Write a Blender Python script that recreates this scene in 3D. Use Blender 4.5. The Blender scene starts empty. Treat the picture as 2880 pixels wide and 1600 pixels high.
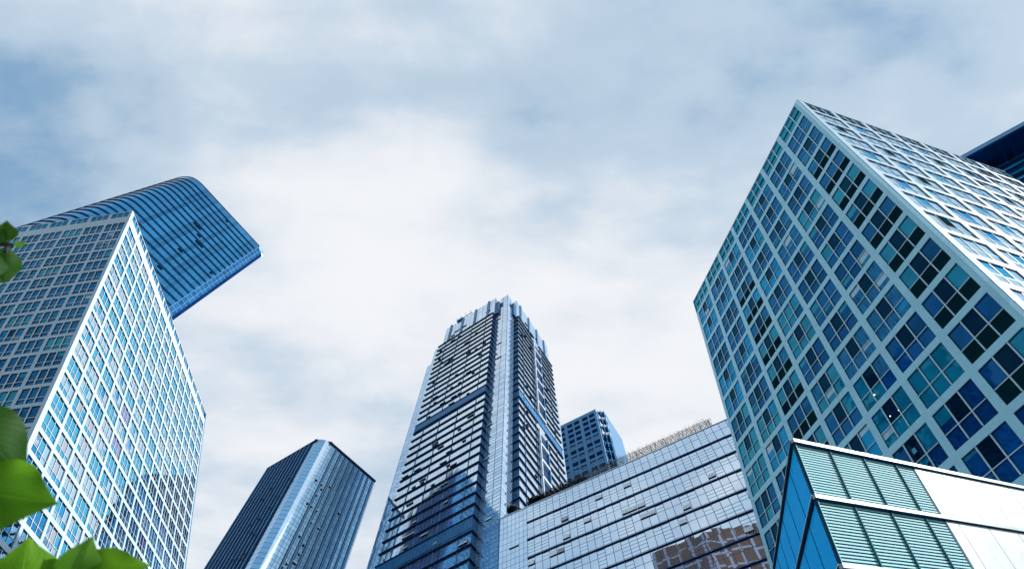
import bpy, math, random
from mathutils import Vector as Vec, Matrix

# ------------------------------------------------------------------ camera, sky, sun, exposure
SC = bpy.context.scene
COL = SC.collection
PXF, VPX, VPY = 1500.0, 1452.0, 205.0            # focal length in photo pixels, vertical vanishing point
def cray(x, y): return Vec(((x - 1440) / PXF, -(y - 800) / PXF, -1.0))
_up = cray(VPX, VPY).normalized()
_x = (Vec((1, 0, 0)) - _up * _up.x).normalized()
_y = _up.cross(_x)
RW = Matrix((_x, _y, _up))                       # camera space -> world
CAM = Vec((0, 0, 1.6))
cam_d = bpy.data.cameras.new('camera'); cam = bpy.data.objects.new('camera', cam_d); COL.objects.link(cam)
cam.matrix_world = Matrix.Translation(CAM) @ RW.to_4x4()
cam_d.sensor_width = 36.0; cam_d.lens = 36.0 * PXF / 2880.0
cam_d.clip_start = 0.05; cam_d.clip_end = 8000
cam_d.dof.use_dof = True; cam_d.dof.focus_distance = 90; cam_d.dof.aperture_fstop = 4.5
SC.camera = cam

SUN = Vec((.85, -.20, .49)).normalized()
sun_el = math.asin(SUN.z); sun_az = math.atan2(SUN.x, SUN.y)
sd = bpy.data.lights.new('sun', 'SUN'); sd.energy = 4.2; sd.angle = math.radians(0.6); sd.color = (1, .985, .96)
so = bpy.data.objects.new('sun', sd); COL.objects.link(so)
so.rotation_euler = SUN.to_track_quat('Z', 'Y').to_euler()

SC.view_settings.view_transform = 'Standard'; SC.view_settings.look = 'None'
SC.view_settings.exposure = 0.0; SC.view_settings.gamma = 1.0
SC.render.engine = 'CYCLES'
SC.cycles.max_bounces = 6; SC.cycles.glossy_bounces = 4; SC.cycles.diffuse_bounces = 3
SC.cycles.caustics_reflective = False; SC.cycles.caustics_refractive = False

def wray(x, y): return RW @ cray(x, y)
def onz(x, y, z):
    r = wray(x, y); return CAM + r * ((z - CAM.z) / r.z)
def proj(p):
    q = RW.transposed() @ (Vec(p) - CAM); return (1440 + PXF * q.x / -q.z, 800 - PXF * q.y / -q.z)

class NT:
    """tiny node helper"""
    def __init__(s, tree): s.t = tree; s.n = tree.nodes; s.l = tree.links
    def add(s, kind, **kw):
        n = s.n.new(kind)
        for k, v in kw.items(): setattr(n, k, v)
        return n
    def put(s, sock, v):
        if isinstance(v, bpy.types.NodeSocket): s.l.new(v, sock)
        elif v is not None:
            try: sock.default_value = v
            except Exception: sock.default_value = (v[0], v[1], v[2], 1.0)
    def m(s, op, a, b=None, c=None, clamp=False):
        n = s.add('ShaderNodeMath', operation=op); n.use_clamp = clamp
        s.put(n.inputs[0], a)
        if b is not None: s.put(n.inputs[1], b)
        if c is not None: s.put(n.inputs[2], c)
        return n.outputs[0]
    def vm(s, op, a, b=None):
        n = s.add('ShaderNodeVectorMath', operation=op); s.put(n.inputs[0], a)
        if b is not None: s.put(n.inputs[1], b)
        return n.outputs['Value'] if op in ('LENGTH', 'DISTANCE', 'DOT_PRODUCT') else n.outputs[0]
    def mix(s, f, a, b):
        n = s.add('ShaderNodeMix', data_type='RGBA'); s.put(n.inputs[0], f)
        for i, v in ((6, a), (7, b)):
            if isinstance(v, bpy.types.NodeSocket): s.l.new(v, n.inputs[i])
            else: n.inputs[i].default_value = (v[0], v[1], v[2], 1)
        return n.outputs[2]
    def noise(s, vec, scale, detail=4, rough=.5, dist=0.0, dim='3D'):
        n = s.add('ShaderNodeTexNoise'); n.noise_dimensions = dim
        s.put(n.inputs['Vector'], vec); n.inputs['Scale'].default_value = scale
        n.inputs['Detail'].default_value = detail; n.inputs['Roughness'].default_value = rough
        n.inputs['Distortion'].default_value = dist
        return n.outputs[0]
    def ramp(s, f, a, b):
        n = s.add('ShaderNodeMapRange'); n.interpolation_type = 'SMOOTHSTEP'; s.put(n.inputs[0], f)
        n.inputs[1].default_value = a; n.inputs[2].default_value = b
        return n.outputs[0]

# ---- sky: Nishita air behind a sheet of thin high cloud, laid out on the cloud plane
world = bpy.data.worlds.new('World'); SC.world = world; world.use_nodes = True
w = NT(world.node_tree); w.n.clear()
sky = w.add('ShaderNodeTexSky', sky_type='NISHITA'); sky.sun_disc = False
sky.sun_elevation = sun_el; sky.sun_rotation = sun_az; sky.air_density = 1.2; sky.dust_density = 1.0
tc = w.add('ShaderNodeTexCoord'); sep = w.add('ShaderNodeSeparateXYZ'); w.l.new(tc.outputs['Generated'], sep.inputs[0])
zz = w.m('MAXIMUM', sep.outputs[2], .08)
cmb = w.add('ShaderNodeCombineXYZ')
w.put(cmb.inputs[0], w.m('DIVIDE', sep.outputs[0], zz)); w.put(cmb.inputs[1], w.m('DIVIDE', sep.outputs[1], zz))
P = cmb.outputs[0]
rot = w.add('ShaderNodeMapping'); w.put(rot.inputs['Vector'], P); rot.inputs['Rotation'].default_value = (0, 0, .5); rot.inputs['Scale'].default_value = (1, 1.5, 1)
n1 = w.noise(rot.outputs[0], 1.5, 5, .5, .5); n2 = w.noise(rot.outputs[0], 4.2, 7, .52, .25)
str_ = w.add('ShaderNodeMapping'); w.put(str_.inputs['Vector'], P); str_.inputs['Rotation'].default_value = (0, 0, -.9); str_.inputs['Scale'].default_value = (1, 2.6, 1)
n3 = w.noise(str_.outputs[0], 2.6, 6, .5, .15)
f = w.m('ADD', w.m('MULTIPLY', n1, .62), w.m('ADD', w.m('MULTIPLY', n2, .46), w.m('MULTIPLY', n3, .44)))
# cloud banks (positive) and thin blue gaps (negative): x, y in the photo's sky, radius, amount
BLOBS = [(1130, 620, .24, .20), (1480, 900, .45, .06), (1750, 1000, .4, .10), (1850, 1250, .5, .16), (1100, 60, .30, .06), (550, 60, .2, .10), (150, 60, .22, .05),
         (40, 480, .30, -.22), (130, 260, .28, -.06), (560, 280, .24, -.05), (930, 260, .22, -.13), (1450, 240, .24, -.14), (1800, 520, .22, -.05), (1150, 900, .2, .05),
         (2150, 130, .25, -.03), (2500, 250, .35, -.06), (2860, 250, .3, -.05), (2250, 330, .25, -.05), (700, 560, .26, .06), (620, 1000, .35, .02), (640, 1400, .45, .03), (320, 450, .25, .03)]
for (bx, by, br, ba) in BLOBS:
    r = wray(bx, by); c = (r.x / r.z, r.y / r.z, 0)
    d = w.m('DIVIDE', w.vm('DISTANCE', P, c), br)
    g = w.m('EXPONENT', w.m('MULTIPLY', w.m('MULTIPLY', d, d), -1.0))
    f = w.m('MULTIPLY_ADD', g, ba, f)
cov = w.ramp(f, .19, 1.14)
ccol = w.mix(w.ramp(cov, .5, 1.0), w.mix(w.ramp(cov, 0, .5), (.16, .38, .64), (.56, .70, .84)), (.89, .91, .95))
b_sky = w.add('ShaderNodeBackground'); w.l.new(sky.outputs[0], b_sky.inputs[0]); b_sky.inputs[1].default_value = .10
b_cl = w.add('ShaderNodeBackground'); w.l.new(ccol, b_cl.inputs[0]); b_cl.inputs[1].default_value = 1.0
mx = w.add('ShaderNodeMixShader'); w.put(mx.inputs[0], w.m('MULTIPLY_ADD', cov, .25, .75, True))
w.l.new(b_sky.outputs[0], mx.inputs[1]); w.l.new(b_cl.outputs[0], mx.inputs[2])
wo = w.add('ShaderNodeOutputWorld'); w.l.new(mx.outputs[0], wo.inputs[0])

# ------------------------------------------------------------------ materials
def newmat(name):
    m = bpy.data.materials.new(name); m.use_nodes = True; t = NT(m.node_tree); t.n.clear()
    o = t.add('ShaderNodeOutputMaterial'); b = t.add('ShaderNodeBsdfPrincipled'); t.l.new(b.outputs[0], o.inputs[0])
    return m, t, b
def paint(name, col, rough=.5, metal=0.0, var=.12, scale=.25, spec=.5, bump=0.0, joints=None):
    m, t, b = newmat(name)
    oc = t.add('ShaderNodeTexCoord').outputs['Object']
    n = t.m('ADD', t.m('MULTIPLY', t.noise(oc, scale, 5, .6), .6), t.m('MULTIPLY', t.noise(oc, scale * 9, 4, .6), .4))
    k = t.ramp(n, .3, .7)
    c = t.mix(k, tuple(x * (1 - var) for x in col), tuple(min(1, x * (1 + var)) for x in col))
    if joints:
        uv = t.add('ShaderNodeUVMap').outputs[0]; s = t.add('ShaderNodeSeparateXYZ'); t.l.new(uv, s.inputs[0])
        jj = None
        for ax, (p, wd) in enumerate(joints):
            if not p: continue
            fr = t.m('FRACT', t.m('DIVIDE', s.outputs[ax], p)); l = t.m('LESS_THAN', fr, wd / p)
            jj = l if jj is None else t.m('MAXIMUM', jj, l)
        c = t.mix(t.m('MULTIPLY', jj, .75), c, tuple(x * .25 for x in col))
    t.l.new(c, b.inputs['Base Color']); b.inputs['Metallic'].default_value = metal
    t.put(b.inputs['Roughness'], t.m('MULTIPLY_ADD', k, .12, rough - .06, True)); b.inputs['Specular IOR Level'].default_value = spec
    if bump:
        bm_ = t.add('ShaderNodeBump'); bm_.inputs['Strength'].default_value = bump; bm_.inputs['Distance'].default_value = .02
        t.l.new(n, bm_.inputs['Height']); t.l.new(bm_.outputs[0], b.inputs['Normal'])
    return m
def wobble(t, vec, scale, amt, cell=None):
    """slightly uneven panes: perturbs the normal so reflections break up"""
    g = t.add('ShaderNodeNewGeometry').outputs['Normal']
    n = t.add('ShaderNodeTexNoise'); t.put(n.inputs['Vector'], vec); n.inputs['Scale'].default_value = scale; n.inputs['Detail'].default_value = 2
    d = t.vm('SUBTRACT', n.outputs['Color'], (.5, .5, .5))
    sc = t.add('ShaderNodeVectorMath', operation='SCALE'); t.l.new(d, sc.inputs[0]); sc.inputs['Scale'].default_value = amt
    v = t.vm('ADD', g, sc.outputs[0])
    if cell is not None:
        d2 = t.vm('SUBTRACT', cell, (.5, .5, .5)); s2 = t.add('ShaderNodeVectorMath', operation='SCALE'); t.l.new(d2, s2.inputs[0]); s2.inputs['Scale'].default_value = amt * .7
        v = t.vm('ADD', v, s2.outputs[0])
    return t.vm('NORMALIZE', v)
def glass(name, col, ior=1.9, rough=.02, wob=.05, wscale=.7, var=.25, streak=None, tint=(.06, .44, .88, 1)):
    """window glass over a dim room: coloured body, clear-coat style reflection"""
    m, t, b = newmat(name)
    oc = t.add('ShaderNodeTexCoord').outputs['Object']
    k = t.ramp(t.noise(oc, .35, 3, .5), .35, .65)
    c = t.mix(k, tuple(x * (1 - var) for x in col), tuple(min(1, x * (1 + var)) for x in col))
    if streak:
        uv = t.add('ShaderNodeUVMap').outputs[0]
        mp = t.add('ShaderNodeMapping'); t.put(mp.inputs['Vector'], uv); mp.inputs['Scale'].default_value = (7, .35, 1)
        c = t.mix(t.ramp(t.noise(mp.outputs[0], 1.6, 3), .42, .6), c, streak)
    out = [n for n in t.n if n.type == 'OUTPUT_MATERIAL'][0]; t.n.remove(b); nm = wobble(t, oc, wscale, wob)
    df = t.add('ShaderNodeBsdfDiffuse'); t.l.new(c, df.inputs[0])
    gl = t.add('ShaderNodeBsdfGlossy'); gl.inputs[0].default_value = tint; gl.inputs['Roughness'].default_value = rough; t.l.new(nm, gl.inputs['Normal'])
    fr = t.add('ShaderNodeFresnel'); fr.inputs[0].default_value = ior; t.l.new(nm, fr.inputs[1])
    ms = t.add('ShaderNodeMixShader'); t.l.new(fr.outputs[0], ms.inputs[0]); t.l.new(df.outputs[0], ms.inputs[1]); t.l.new(gl.outputs[0], ms.inputs[2]); t.l.new(ms.outputs[0], out.inputs[0])
    return m
def curtain(name, col, line, cw, ch, lw, lh, metal=.9, rough=.07, wob=.03, cvar=.25, floor=None, fline=None, dark=0.0, sub=None, vcol=None):
    """curtain wall: reflective panes in a grid of cw x ch metres with line widths lw, lh; every pane its own tone"""
    m, t, b = newmat(name)
    uv = t.add('ShaderNodeUVMap').outputs[0]; s = t.add('ShaderNodeSeparateXYZ'); t.l.new(uv, s.inputs[0])
    u, v = s.outputs[0], s.outputs[1]
    uu = t.m('DIVIDE', u, cw); vv = t.m('DIVIDE', v, ch)
    idc = t.add('ShaderNodeCombineXYZ'); t.put(idc.inputs[0], t.m('FLOOR', uu)); t.put(idc.inputs[1], t.m('FLOOR', vv))
    wn = t.add('ShaderNodeTexWhiteNoise'); wn.noise_dimensions = '2D'; t.l.new(idc.outputs[0], wn.inputs['Vector'])
    fu, fv = t.m('FRACT', uu), t.m('FRACT', vv)
    ln = t.m('MAXIMUM', t.m('LESS_THAN', fu, lw / cw), t.m('LESS_THAN', fv, lh / ch))
    if sub:                                   # some cells are divided once more by fine bars
        pick = t.m('GREATER_THAN', wn.outputs['Value'], 1 - sub)
        f3 = t.m('FRACT', t.m('MULTIPLY', fv, 3.0)); l3 = t.m('MULTIPLY', pick, t.m('LESS_THAN', f3, 3 * lh / ch))
        ln = t.m('MAXIMUM', ln, l3)
    if floor:
        ff = t.m('FRACT', t.m('DIVIDE', v, floor[0])); fl = t.m('LESS_THAN', ff, floor[1] / floor[0])
    oc = t.add('ShaderNodeTexCoord').outputs['Object']
    tone = t.m('MULTIPLY_ADD', wn.outputs['Value'], cvar, 1 - cvar * .6)
    big = t.m('MULTIPLY_ADD', t.noise(oc, .05, 3), .3, .85)
    base = t.add('ShaderNodeVectorMath', operation='SCALE'); base.inputs[0].default_value = col; t.put(base.inputs['Scale'], t.m('MULTIPLY', tone, big))
    c = base.outputs[0]
    if floor: c = t.mix(fl, c, fline or line)
    c = t.mix(ln, c, line)
    t.l.new(c, b.inputs['Base Color'])
    t.put(b.inputs['Metallic'], t.m('MULTIPLY_ADD', ln, -metal, metal)); t.put(b.inputs['Roughness'], t.m('MULTIPLY_ADD', ln, .4, rough))
    t.l.new(wobble(t, oc, .5, wob, wn.outputs['Color']), b.inputs['Normal'])
    return m

M = {}
M['white_wall'] = paint('white_wall', (.60, .77, .90), .45, var=.07, joints=None)
M['shade_wall'] = paint('white_wall_shade', (.40, .80, .95), .4, var=.08, spec=.5)  # right tower's left face: shade put into the wall colour
M['grey_trim'] = paint('corner_metal', (.50, .80, .90), .28, metal=.5, var=.12)
M['mull_white'] = paint('mullion_white', (.90, .95, .98), .35, var=.04)
M['mull_grey'] = paint('mullion_grey', (.62, .86, .95), .35, var=.05)
M['seal'] = paint('dark_seal', (.01, .05, .09), .5, var=.2, spec=.0)
M['g_deep'] = glass('glass_deep_blue', (.002, .055, .24), 2.1, wob=.09, wscale=.45, tint=(.10, .55, .88, 1))
M['g_navy'] = glass('glass_navy', (.002, .028, .14), 2.0, wob=.09, wscale=.45, tint=(.08, .50, .85, 1))
M['g_black'] = glass('glass_open_black', (.002, .012, .022), 1.45, wob=.03)
M['g_teal'] = glass('glass_teal', (.005, .22, .33), 2.3, wob=.10, wscale=.6, tint=(.14, .66, .88, 1))
M['g_curt'] = glass('glass_curtained', (.02, .12, .30), 1.6, streak=(.05, .30, .50))
M['g_sky'] = glass('glass_sky_blue', (.10, .34, .72), 2.1, wob=.02, var=.15, tint=(.5, .8, 1, 1))  # bluer body colour stands in for reflected sky
M['g_face'] = glass('glass_painted_sky', (.26, .52, .92), 1.9, wob=.01, var=.2, tint=(.6, .85, 1, 1))  # sky reflection on the right face painted into the pane colour
M['g_azure'] = glass('glass_azure', (.01, .32, .62), 1.7, wob=.03, tint=(.12, .58, .90, 1))
M['g_pale'] = glass('glass_pale_blind', (.44, .68, .80), 1.7, var=.12, streak=(.62, .80, .88), tint=(.55, .78, .95, 1))
M['g_mauve'] = glass('glass_mauve_curtain', (.24, .25, .42), 1.6, streak=(.12, .14, .34), tint=(.4, .45, .8, 1))
M['g_cream'] = glass('glass_open_cream', (.45, .50, .48), 1.4, tint=(.6, .7, .8, 1))
M['g_clear'] = glass('glass_parapet', (.02, .17, .25), 2.0, wob=.02)
M['louvre'] = paint('louvre_metal', (.006, .055, .075), .45, var=.15, spec=.0)
M['ledge_dark'] = paint('ledge_dark', (.004, .038, .12), .5, var=.2, spec=.0)
M['blue_metal'] = paint('blue_metal', (.03, .17, .36), .35, metal=.3, var=.15)
M['rib_dk'] = paint('rib_navy', (.006, .045, .14), .5, var=.15, spec=.1)
M['rib_lt'] = paint('rib_light_blue', (.16, .42, .68), .35, metal=.3, var=.1)
M['mid_blue'] = paint('mid_blue_panel', (.05, .24, .48), .35, metal=.4, var=.12)
M['roof'] = paint('roof_grey', (.25, .3, .33), .8)
M['conc_blue'] = paint('blue_concrete', (.09, .30, .55), .6, var=.12)
M['vent'] = paint('vent_sash', (.82, .90, .95), .25, metal=.0, var=.05)  # white paints in the sky reflected by tilted vent panes; slabs share it
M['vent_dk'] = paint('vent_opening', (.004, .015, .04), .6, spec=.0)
M['mesh_dk'] = curtain('dark_mesh', (.02, .16, .34), (.01, .07, .17), .9, .7, .25, .2, metal=.3, rough=.4, cvar=.6)
M['t1'] = curtain('tower_glass', (.70, .85, 1.0), (.08, .26, .50), 2.5, 2.0, .18, .18, metal=.92, rough=.05, wob=.015, cvar=.22)
M['t1plain'] = curtain('tower_band_glass', (.84, .93, 1.0), (.10, .32, .60), 1.35, 4.1, .06, .06, metal=.92, rough=.05, wob=.012, cvar=.16, sub=.3)
M['t1prow'] = curtain('tower_prow_glass', (.72, .86, 1.0), (.08, .26, .52), 2.6, 1.36, .22, .22, metal=.9, rough=.06, wob=.012, cvar=.3, floor=(4.1, .8), fline=(.95, .98, 1.0))
M['t2'] = curtain('slab_glass', (.46, .74, .98), (.05, .22, .45), .9, 1.5, .10, .12, metal=.9, rough=.24, wob=.012, cvar=.3)
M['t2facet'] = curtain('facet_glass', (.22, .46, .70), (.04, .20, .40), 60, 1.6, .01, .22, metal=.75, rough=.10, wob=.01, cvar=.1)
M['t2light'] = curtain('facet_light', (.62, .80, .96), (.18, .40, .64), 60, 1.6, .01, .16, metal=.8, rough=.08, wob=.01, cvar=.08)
M['t3'] = curtain('curved_glass', (.045, .27, .52), (.015, .13, .33), 2.2, 40, .14, .01, metal=.9, rough=.12, wob=.02, cvar=.45)
M['t3b'] = curtain('strip_glass', (.015, .14, .34), (.05, .26, .50), 2.0, 3.0, .18, .2, metal=.7, rough=.2, cvar=.5)
M['t4'] = curtain('slab_front_glass', (.74, .87, 1.0), (.02, .09, .20), 1.55, 2.15, .10, .10, metal=.93, rough=.012, wob=.006, cvar=.14, sub=.35, floor=None)
M['t4b'] = curtain('slab_corner_glass', (.68, .84, 1.0), (.08, .22, .42), .95, 1.4, .075, .09, metal=.93, rough=.05, wob=.01, cvar=.12)
M['t6'] = curtain('far_blue_glass', (.03, .42, .92), (.01, .12, .35), 3, 4, .1, .12, metal=.35, rough=.15, cvar=.5)
M['t6soffit'] = paint('navy_soffit', (.004, .03, .12), .5, var=.3, spec=.0)
M['pod_blue'] = None

# corrugated blue cladding
m, t, b = newmat('corrugated_blue'); M['pod_blue'] = m
uv = t.add('ShaderNodeUVMap').outputs[0]; s = t.add('ShaderNodeSeparateXYZ'); t.l.new(uv, s.inputs[0])
wv = t.m('SINE', t.m('MULTIPLY', s.outputs[0], 2 * math.pi / .11))
c = t.mix(t.ramp(wv, -1, 1), (.0, .42, .90), (.01, .62, 1.0)); t.l.new(c, b.inputs['Base Color'])
b.inputs['Metallic'].default_value = .8; b.inputs['Roughness'].default_value = .35; b.inputs['Specular Tint'].default_value = (.2, .7, 1, 1)
bu = t.add('ShaderNodeBump'); bu.inputs['Distance'].default_value = .03; bu.inputs['Strength'].default_value = .8
t.l.new(t.m('MULTIPLY', wv, .5), bu.inputs['Height']); t.l.new(bu.outputs[0], b.inputs['Normal'])
M['pod_glass'] = glass('podium_glass', (.0, .55, .62), 1.7, wob=.01)
M['pod_slat'] = paint('pale_slat', (.50, .90, .93), .6, var=.10, spec=.1, scale=.8)
M['pod_white'] = paint('white_panel', (.93, .95, .96), .3, var=.03, scale=.5)
M['pod_trim'] = paint('beige_trim', (.33, .42, .45), .4, var=.06, scale=1.5)
M['pod_mull'] = paint('teal_mullion', (.02, .16, .21), .6, spec=.05)
M['bark'] = paint('bark', (.09, .07, .05), .8, var=.4, scale=12, bump=.5)
M['vine'] = paint('vine_leaf', (.006, .018, .035), .7, var=.5, scale=3)
M['vine_b'] = paint('vine_brown', (.07, .045, .035), .7, var=.5, scale=3)
M['rail'] = paint('trellis_bar', (.10, .10, .11), .6)
M['paving'] = paint('ground_paving', (.13, .18, .21), .8, var=.15, scale=.3, joints=None)
M['lampglow'] = None
m, t, b = newmat('lit_lamp'); M['lampglow'] = m
b.inputs['Base Color'].default_value = (1, .8, .5, 1); b.inputs['Emission Color'].default_value = (1, .78, .5, 1); b.inputs['Emission Strength'].default_value = 6
M['notice'] = paint('paper_notice', (.05, .42, .62), .6)

def leafmat(name, c1, c2, dk):
    m, t, b = newmat(name)
    uv = t.add('ShaderNodeUVMap').outputs[0]; s = t.add('ShaderNodeSeparateXYZ'); t.l.new(uv, s.inputs[0])
    oc = t.add('ShaderNodeTexCoord').outputs['Object']
    au = t.m('ABSOLUTE', s.outputs[0])
    vein = t.m('FRACT', t.m('ADD', t.m('MULTIPLY', s.outputs[1], 11), t.m('MULTIPLY', au, -4.5)))
    vn = t.ramp(t.m('ABSOLUTE', t.m('SUBTRACT', vein, .5)), .5, .44); mid = t.ramp(au, .05, .0)
    c = t.mix(t.ramp(t.noise(oc, 9, 5), .38, .62), c1, c2)
    c = t.mix(t.m('MULTIPLY', t.ramp(t.noise(oc, 60, 3), .60, .75), .35), c, dk)
    c = t.mix(t.m('MULTIPLY', t.m('MAXIMUM', t.m('MULTIPLY', vn, .5), mid), .5), c, tuple(min(1, q * 1.9 + .01) for q in c2))
    t.l.new(c, b.inputs['Base Color']); b.inputs['Roughness'].default_value = .5; b.inputs['Specular IOR Level'].default_value = .2
    bu = t.add('ShaderNodeBump'); bu.inputs['Distance'].default_value = .0015; bu.inputs['Strength'].default_value = .5
    t.l.new(t.m('MAXIMUM', t.m('MULTIPLY', vn, .4), mid), bu.inputs['Height']); t.l.new(bu.outputs[0], b.inputs['Normal'])
    tr = t.add('ShaderNodeBsdfTranslucent'); t.l.new(t.mix(.5, c, (.16, .42, .02)), tr.inputs[0])
    ms = t.add('ShaderNodeMixShader'); ms.inputs[0].default_value = .38
    out = [n for n in t.n if n.type == 'OUTPUT_MATERIAL'][0]
    t.l.new(b.outputs[0], ms.inputs[1]); t.l.new(tr.outputs[0], ms.inputs[2]); t.l.new(ms.outputs[0], out.inputs[0])
    return m
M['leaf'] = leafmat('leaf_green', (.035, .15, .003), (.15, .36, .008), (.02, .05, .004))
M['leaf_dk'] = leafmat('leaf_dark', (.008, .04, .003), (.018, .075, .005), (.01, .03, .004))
M['leaf_lt'] = leafmat('leaf_light', (.12, .32, .02), (.22, .48, .05), (.05, .14, .01))

# ------------------------------------------------------------------ mesh helpers
class MB:
    def __init__(s): s.v = []; s.f = []; s.mi = []; s.uv = []; s.mats = []
    def mat(s, m):
        if m not in s.mats: s.mats.append(m)
        return s.mats.index(m)
    def quad(s, p, m, uv=None):
        i = len(s.v); s.v += [tuple(q) for q in p]; s.f.append(tuple(range(i, i + len(p)))); s.mi.append(s.mat(m))
        if uv is None:
            p = [Vec(q) for q in p]; e = (p[1] - p[0]).length; h = (p[-1] - p[0]).length
            uv = [(0, 0), (e, 0), (e, h), (0, h)][:len(p)] if len(p) <= 4 else [(0, 0)] * len(p)
        s.uv.append(list(uv)); return s
    def box(s, O, A, B, N, a0, a1, b0, b1, n0, n1, m):
        """box in an oblique frame: O + a*A + b*B + n*N"""
        P = lambda a, b_, n: O + A * a + B * b_ + N * n
        la, lb, ln = A.length, B.length, N.length
        c = [P(a, b_, n) for n in (n0, n1) for b_ in (b0, b1) for a in (a0, a1)]
        i = len(s.v); s.v += [tuple(q) for q in c]; k = s.mat(m)
        fs = [((0, 1, 3, 2), 'ab'), ((4, 6, 7, 5), 'ab'), ((0, 4, 5, 1), 'an'), ((2, 3, 7, 6), 'an'), ((0, 2, 6, 4), 'bn'), ((1, 5, 7, 3), 'bn')]
        co = [((a1 if j & 1 else a0) * la, (b1 if j & 2 else b0) * lb, (n1 if j & 4 else n0) * ln) for j in range(8)]
        for idx, ax in fs:
            s.f.append(tuple(i + q for q in idx)); s.mi.append(k)
            sel = {'ab': (0, 1), 'an': (0, 2), 'bn': (2, 1)}[ax]
            s.uv.append([(co[q][sel[0]], co[q][sel[1]]) for q in idx])
        return s
    def tube(s, pts, rad, m, n=6):
        pts = [Vec(p) for p in pts]; k = s.mat(m); base = len(s.v)
        for j, p in enumerate(pts):
            d = (pts[min(j + 1, len(pts) - 1)] - pts[max(j - 1, 0)]).normalized()
            a = d.orthogonal().normalized(); b_ = d.cross(a); r = rad[j] if isinstance(rad, (list, tuple)) else rad
            for q in range(n):
                an = 2 * math.pi * q / n; s.v.append(tuple(p + (a * math.cos(an) + b_ * math.sin(an)) * r))
        for j in range(len(pts) - 1):
            for q in range(n):
                s.f.append((base + j * n + q, base + j * n + (q + 1) % n, base + (j + 1) * n + (q + 1) % n, base + (j + 1) * n + q)); s.mi.append(k)
                s.uv.append([(q / n, j), ((q + 1) / n, j), ((q + 1) / n, j + 1), (q / n, j + 1)])
        return s
    def build(s, name, parent=None, origin=None, smooth=False):
        me = bpy.data.meshes.new(name); O = Vec(origin) if origin is not None else Vec((0, 0, 0))
        if parent is not None: O = Vec(parent['_o'])
        me.from_pydata([tuple(Vec(v) - O) for v in s.v], [], s.f)
        for m in s.mats: me.materials.append(m)
        me.polygons.foreach_set('material_index', s.mi)
        if smooth: me.polygons.foreach_set('use_smooth', [True] * len(s.f))
        ul = me.uv_layers.new(name='UVMap'); ul.data.foreach_set('uv', [c for fuv in s.uv for p in fuv for c in p])
        me.update()
        o = bpy.data.objects.new(name, me); COL.objects.link(o); o['_o'] = tuple(O)
        if parent is not None: o.parent = parent
        else: o.location = O
        return o
def thing(name, loc, label, cat, group=None):
    o = bpy.data.objects.new(name, None); COL.objects.link(o); o.location = loc; o.empty_display_size = .5
    o['_o'] = tuple(loc); o['label'] = label; o['category'] = cat
    if group: o['group'] = group
    return o
rnd = random.Random(7)

# ------------------------------------------------------------------ ground
g = MB(); S_ = 3000
g.quad([(-S_, -S_, 0), (S_, -S_, 0), (S_, S_, 0), (-S_, S_, 0)], M['paving'])
o = g.build('ground'); o['kind'] = 'structure'; o['label'] = 'pale city paving far below the frame'

# ------------------------------------------------------------------ gridded towers (flat faces with punched windows)
def area_px(pts):
    q = [proj(p) for p in pts]
    if not any(-60 < x < 2940 and -60 < y < 1660 for x, y in q): return 0
    return abs(sum(q[i][0] * q[(i + 1) % 4][1] - q[(i + 1) % 4][0] * q[i][1] for i in range(4))) / 2
def face_sheet(mb, O, A, B, N, cols, rows, a_lo, a_hi, b_lo, b_hi, op, m, skip=()):
    """front sheet with a hole for every window: cell (c, r) opening = [c, c+op[0]] x [r, r+op[1]]; reveals go inwards"""
    P = lambda a, b_, n=0: O + A * a + B * b_ + N * n
    la, lb = A.length, B.length
    def q(a0, a1, b0, b1):
        if a1 - a0 < 1e-4 or b1 - b0 < 1e-4: return
        mb.quad([P(a0, b0), P(a1, b0), P(a1, b1), P(a0, b1)], m, [(a0 * la, b0 * lb), (a1 * la, b0 * lb), (a1 * la, b1 * lb), (a0 * la, b1 * lb)])
    D = -.15
    rr = list(rows); prev = b_lo
    for r in rr:
        q(a_lo, a_hi, prev, r)                       # spandrel band above the row
        pa = a_lo
        for c in cols:
            if (c, r) in skip: continue
            q(pa, c, r, r + op[1]); pa = c + op[0]
            a0, a1, b0, b1 = c, c + op[0], r, r + op[1]
            for e in (((a0, b0), (a1, b0)), ((a1, b0), (a1, b1)), ((a1, b1), (a0, b1)), ((a0, b1), (a0, b0))):
                (x0, y0), (x1, y1) = e; mb.quad([P(x0, y0), P(x1, y1), P(x1, y1, D), P(x0, y0, D)], m)
        q(pa, a_hi, r, r + op[1]); prev = r + op[1]
    q(a_lo, a_hi, prev, b_hi)
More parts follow.
